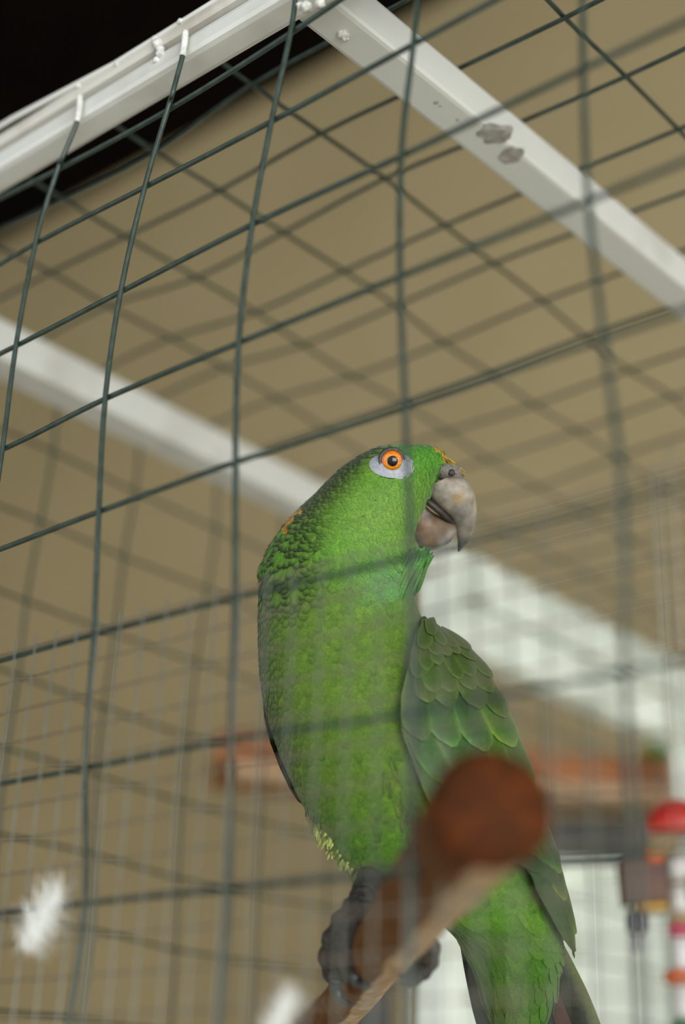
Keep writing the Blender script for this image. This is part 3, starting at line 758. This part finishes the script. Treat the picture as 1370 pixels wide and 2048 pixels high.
# legs and feet (two toes forward, two back, closed on the branch)
m_foot = mat('scaly_grey_skin', rgb(66, 59, 54), rgb(38, 34, 32), 420, 0.6, 0.7)
m_claw = mat('grey_claw', rgb(46, 49, 50), rgb(70, 72, 71), 200, 0.35)
m_thigh = mat('grey_green_thigh', rgb(84, 92, 66), rgb(66, 96, 34), 240, 0.8, 0.3)
def toe(parent, pts, r0, r1, claw, cr):
    P = catmull([at(*p) for p in pts], 6); n = len(P)
    rad = [(r0 + (r1 - r0) * i / (n - 1)) * PX * (1 + 0.13 * math.sin(i * 1.25)) for i in range(n)]
    o = tube('toe', P, rad, m_foot, parent, 14)
    Q = catmull([at(*p) for p in claw], 6); n = len(Q)
    tube('claw', Q, [cr * PX * (1 - (i / (n - 1)) ** 1.5) + 0.00012 for i in range(n)], m_claw, o, 12)
    return o
def leg(pts, rr):
    P = catmull([at(*p) for p in pts], 6); n = len(P)
    return tube('leg', P, [(rr[0] + (rr[1] - rr[0]) * i / (n - 1)) * PX * (1 + .06 * math.sin(i * 2.1)) for i in range(n)], m_foot, parrot, 14)
l1 = leg([(775, 1700, .612), (746, 1752, .600), (728, 1795, .588), (712, 1822, .582)], (30, 25))
toe(l1, [(716, 1818, .577), (690, 1845, .578), (668, 1885, .582), (660, 1925, .588), (676, 1962, .590)], 27, 18, [(672, 1955, .587), (672, 1978, .588), (684, 2000, .586), (702, 2008, .580), (716, 2006, .574)], 13)
toe(l1, [(722, 1812, .571), (708, 1848, .566), (698, 1890, .566), (698, 1930, .570), (712, 1958, .571)], 25, 17, [(708, 1950, .568), (716, 1966, .566), (732, 1974, .560), (748, 1970, .556)], 11)
l2 = leg([(850, 1680, .60), (838, 1760, .592), (822, 1822, .578), (812, 1842, .570)], (34, 22))
toe(l2, [(814, 1838, .570), (850, 1866, .566), (865, 1900, .562), (858, 1932, .558), (836, 1955, .555)], 16, 12, [(840, 1952, .555), (826, 1964, .551), (808, 1968, .547), (796, 1962, .545)], 10)
toe(l2, [(808, 1846, .578), (838, 1880, .576), (846, 1914, .572), (836, 1940, .567), (816, 1950, .562)], 15, 11, [(820, 1948, .562), (808, 1952, .558), (798, 1946, .555), (790, 1938, .552)], 9)

# ------------------------------------------------------------------ loose down caught in the mesh
m_down = mat('white_down', rgb(236, 236, 232), None, rough=0.9)
def down(name, u, v, r, n, label, seed):
    rr = random.Random(seed); c = plane_pt(u, v, 1, -0.005); V = []; Fc = []
    ax = (RT * 0.5 + UP * 0.8).normalized()
    for q in range(n):
        t = rr.uniform(-1, 1); base = c + ax * t * r * 0.8 + Vector((rr.gauss(0, .2), 0, rr.gauss(0, .2))) * r
        d = Vector((rr.gauss(0, 1), rr.gauss(0, .5), rr.gauss(0, 1))); d = (d.normalized() + ax * 0.5).normalized()
        ln = r * rr.uniform(.5, 1.0) * (1 - .3 * abs(t)); s = d.orthogonal().normalized() * 0.00011; k = Vector((rr.gauss(0, .15), rr.gauss(0, .1), rr.gauss(0, .15))) * r
        b = len(V)
        for i in range(4):
            f = i / 3; p = base + d * ln * f + k * f * f; ww = 1 - .8 * f
            V.extend([p + s * ww, p - s * ww])
        for i in range(3): Fc.append((b + 2 * i, b + 2 * i + 1, b + 2 * i + 3, b + 2 * i + 2))
    V2, F2 = tube_data([c - ax * r * .6, c, c + ax * r * .6], [0.0003, 0.0004, 0.0002], 6)
    b = len(V); V += V2; Fc += [tuple(b + x for x in f) for f in F2]
    return tag(mesh_obj(name, V, Fc, m_down), label, 'feather', None)
down('down_feather', 82, 1838, 0.0115, 520, 'larger tuft of white down stuck on the fine front mesh, away from the branch', 1)
down('down_feather', 562, 2030, 0.008, 260, 'smaller tuft of white down stuck on the fine front mesh beside the branch', 2)

# ------------------------------------------------------------------ things behind the cage: shelf, crate, cabinet
RH = Vector((RT.x, RT.y, 0)).normalized(); FH = Vector((FW.x, FW.y, 0)).normalized()
m_shelf = mat('varnished_orange_wood', rgb(168, 104, 54), rgb(134, 78, 38), 9, 0.5, 0.2, stretch=(1, 1, 9))
m_leg = mat('dark_metal_leg', rgb(52, 46, 40), rgb(40, 36, 32), 30, 0.5)
m_crate = mat('dark_grey_plastic', rgb(62, 60, 58), rgb(74, 72, 70), 20, 0.5)
m_cab = mat('white_cabinet_paint', rgb(240, 246, 232), rgb(220, 228, 212), 14, 0.5, 0.2, lo=.4, hi=.62)
sl = at(432, 1488, 1.56); sr = at(1460, 1548, 1.62)
Ls = (Vector((sr.x, sr.y, 0)) - Vector((sl.x, sl.y, 0))).length
sx = (Vector((sr.x, sr.y, 0)) - Vector((sl.x, sl.y, 0))).normalized(); sy = Vector((-sx.y, sx.x, 0))
shelf = empty('wooden_bench', (sl.x, sl.y, 0), 'long orange varnished wooden bench behind the cage', 'bench')
zs = (sl.z + sr.z) / 2
so = Vector((sl.x, sl.y, zs))
box_obj('bench_board', so, sx, sy, EZ, (0, 0, -0.016), (Ls, 0.16, 0.014), m_shelf, shelf, 0.003)
box_obj('bench_lit_underside', so, sx, sy, EZ, (0.02, 0.012, -0.030), (Ls - 0.01, 0.05, -0.0155), mat('pale_lit_wood', rgb(196, 164, 128), rgb(172, 138, 104), 12, .6, stretch=(1, 1, 9)), shelf, 0.002)  # paler strip, colour stands in for light on the board's underside
for xo in (0.185, Ls - 0.03):
    box_obj('bench_leg', Vector((so.x, so.y, 0)), sx, sy, EZ, (xo - 0.018, 0.06, 0), (xo + 0.018, 0.096, zs - 0.0155), m_leg, shelf, 0.003)
# cabinet and the crate on it
c0 = at(890, 1712, 1.66); c1 = at(1392, 1712, 1.66); zc = c0.z
cab = empty('white_cabinet', ((c0.x + c1.x) / 2, (c0.y + c1.y) / 2, 0), 'pale white cabinet standing under the wooden bench', 'cabinet')
Wc = (Vector((c1.x, c1.y, 0)) - Vector((c0.x, c0.y, 0))).length
co = Vector((c0.x, c0.y, 0))
box_obj('cabinet_body', co, RH, FH, EZ, (0, 0.02, 0.04), (Wc, 0.16, zc - 0.012), m_cab, cab, 0.004)
box_obj('cabinet_top', co, RH, FH, EZ, (-0.004, 0.0, zc - 0.012), (Wc + 0.004, 0.165, zc), m_cab, cab, 0.003)
for k in range(2):
    dx = Wc / 2
    d = box_obj('cabinet_door', co, RH, FH, EZ, (0.006 + k * dx, 0.006, 0.06), (dx - 0.006 + k * dx, 0.021, zc - 0.03), m_cab, cab, 0.003)
    box_obj('door_handle', co, RH, FH, EZ, (dx - 0.022 + k * 0.03, -0.008, zc - 0.42), (dx - 0.012 + k * 0.03, 0.007, zc - 0.34), m_leg, d, 0.003)
box_obj('cabinet_plinth', co, RH, FH, EZ, (0.01, 0.03, 0), (Wc - 0.01, 0.15, 0.041), m_leg, cab, 0.002)
k0 = at(1078, 1650, 1.68); k1 = at(1300, 1650, 1.68); ko = Vector((k0.x, k0.y, zc))
Wk = (Vector((k1.x, k1.y, 0)) - Vector((k0.x, k0.y, 0))).length
hk = zs - 0.034 - zc
crate = empty('storage_crate', ko + RH * Wk / 2, 'dark grey plastic crate on the white cabinet under the bench', 'crate')
box_obj('crate_body', ko, RH, FH, EZ, (0.002, 0.004, 0), (Wk - 0.002, 0.10, hk * 0.8), m_crate, crate, 0.004)
box_obj('crate_rim', ko, RH, FH, EZ, (0, 0, hk * 0.78), (Wk, 0.104, hk), m_crate, crate, 0.004)
for k in range(4): box_obj('crate_rib', ko, RH, FH, EZ, (Wk * (.12 + .25 * k), -0.001, 0.004), (Wk * (.17 + .25 * k), 0.005, hk * .79), m_crate, crate, 0.001)
# green dish on the bench
g = so + sx * (Ls - 0.045) + sy * 0.05 + EZ * 0.014
dish = empty('green_dish', g, 'small green dish standing on the wooden bench', 'dish')
lathe('bowl', g, EZ, [(0.022, 0), (0.030, 0.006), (0.036, 0.016), (0.038, 0.02), (0.035, 0.02), (0.028, 0.008), (0.0, 0.005)], mat('green_plastic', rgb(20, 120, 66), rgb(30, 140, 74), 20, .4), dish)
lathe('rim_band', g, EZ, [(0.0365, 0.0165), (0.0395, 0.0175), (0.0395, 0.0215), (0.0355, 0.0215)], mat('lime_plastic', rgb(130, 190, 40), None, rough=.4), dish)

# ------------------------------------------------------------------ hanging bird toys
TD = 0.95
def tp(u, v, dd=0.0): return at(u, v, TD + dd)
tu = TD / FPX
mred = mat('red_plastic', rgb(196, 44, 28), rgb(176, 34, 24), 20, .35); mtan = mat('raw_toy_wood', rgb(170, 146, 104), rgb(146, 122, 84), 60, .7)
morg = mat('orange_toy_paint', rgb(206, 92, 24), rgb(190, 80, 20), 40, .5); mbrn = mat('brown_toy_wood', rgb(96, 60, 46), rgb(78, 48, 38), 60, .6)
myel = mat('yellow_toy_paint', rgb(176, 132, 20), rgb(160, 118, 16), 40, .5); mpur = mat('purple_bead', rgb(62, 54, 74), rgb(52, 46, 62), 40, .4)
mwht = mat('white_bead', rgb(226, 222, 220), rgb(206, 202, 200), 40, .4); mpnk = mat('pink_bead', rgb(196, 30, 84), rgb(180, 26, 76), 40, .4); mgrn = mat('green_bead', rgb(24, 104, 56), None, rough=.4)
mcord = mat('toy_cord', rgb(190, 180, 160), rgb(170, 160, 140), 400, .8)
toy1 = empty('bird_toy', tp(1300, 1600), 'hanging toy of a red dome, wooden blocks and beads inside the cage', 'bird toy')
top1 = tp(1385, 1610); 
tube('cord', [Vector((top1.x, top1.y, ZC - 0.001)), top1, tp(1318, 1690), tp(1292, 1760), tp(1274, 1860)], 0.0011, mcord, toy1, 8)
lathe('red_dome', tp(1356, 1668), EZ, [(62 * tu, 0), (66 * tu, 10 * tu), (64 * tu, 24 * tu), (54 * tu, 44 * tu), (36 * tu, 60 * tu), (12 * tu, 69 * tu), (0, 70 * tu)], mred, toy1, 40)
lathe('wooden_disc', tp(1324, 1692), (EZ + RH * -.25), [(30 * tu, -16 * tu), (36 * tu, -10 * tu), (36 * tu, 10 * tu), (30 * tu, 16 * tu)], mtan, toy1, 32)
lathe('orange_bead', tp(1306, 1712), (EZ + RH * .2), [(14 * tu, -14 * tu), (22 * tu, -9 * tu), (24 * tu, 0), (22 * tu, 9 * tu), (14 * tu, 14 * tu)], morg, toy1, 28)
def cube(name, u, v, a, b, c, rot, mt, par):
    ax = (RH * math.cos(rot) + EZ * math.sin(rot)).normalized(); az = (EZ * math.cos(rot) - RH * math.sin(rot)).normalized()
    return box_obj(name, tp(u, v), ax, FH, az, (-a * tu, -c * tu, -b * tu), (a * tu, c * tu, b * tu), mt, par, 4 * tu, 3)
cube('brown_block', 1286, 1764, 43, 42, 36, 0.08, mbrn, toy1)
cube('yellow_block', 1301, 1812, 30, 12, 30, 0.06, myel, toy1)
lathe('purple_bead', tp(1274, 1843), EZ, [(8 * tu, -26 * tu), (18 * tu, -18 * tu), (19 * tu, 0), (17 * tu, 18 * tu), (8 * tu, 24 * tu)], mpur, toy1, 28)
lathe('chain_end', tp(1274, 1886), EZ, [(5 * tu, -18 * tu), (9 * tu, -8 * tu), (9 * tu, 8 * tu), (4 * tu, 20 * tu)], mat('grey_bell', rgb(120, 120, 130), None, rough=.3, metal=.6), toy1, 20)
toy2 = empty('bird_toy', tp(1352, 1700), 'hanging string of white tubes with pink and orange rings inside the cage', 'bird toy')
tb = tp(1354, 2120, 0.02); tt = tp(1354, 1700, 0.02)
tube('cord', [Vector((tt.x, tt.y, ZC - 0.001)), tt, tb], 0.0012, mcord, toy2, 8)
for (va, vb, r, mt, nm) in ((1712, 1766, 18, mwht, 'white_tube'), (1768, 1776, 22, mtan, 'wooden_ring'), (1778, 1832, 18, mwht, 'white_tube'), (1834, 1856, 24, mtan, 'wooden_ring'), (1858, 1882, 28, mpnk, 'pink_ring'),
                            (1884, 1952, 18, mwht, 'white_tube'), (1954, 1980, 40, morg, 'orange_ring'), (1982, 2050, 22, mwht, 'white_tube'), (2052, 2080, 30, mgrn, 'green_ring')):
    a = tp(1354, va, .02); b = tp(1354, vb, .02); h = (a.z - b.z)
    c = Vector((tt.x, tt.y, b.z))
    lathe(nm, c, EZ, [(r * .86 * tu, 0), (r * tu, h * .12), (r * tu, h * .88), (r * .86 * tu, h)], mt, toy2, 28)
gb = tp(1384, 1780, .01)
lathe('green_ring', gb, EZ, [(8 * tu, -30 * tu), (20 * tu, -22 * tu), (20 * tu, 22 * tu), (8 * tu, 30 * tu)], mgrn, toy2, 28)
lathe('brown_bead', tp(1380, 1908, .01), EZ, [(8 * tu, -34 * tu), (20 * tu, -24 * tu), (20 * tu, 24 * tu), (8 * tu, 34 * tu)], mbrn, toy2, 28)
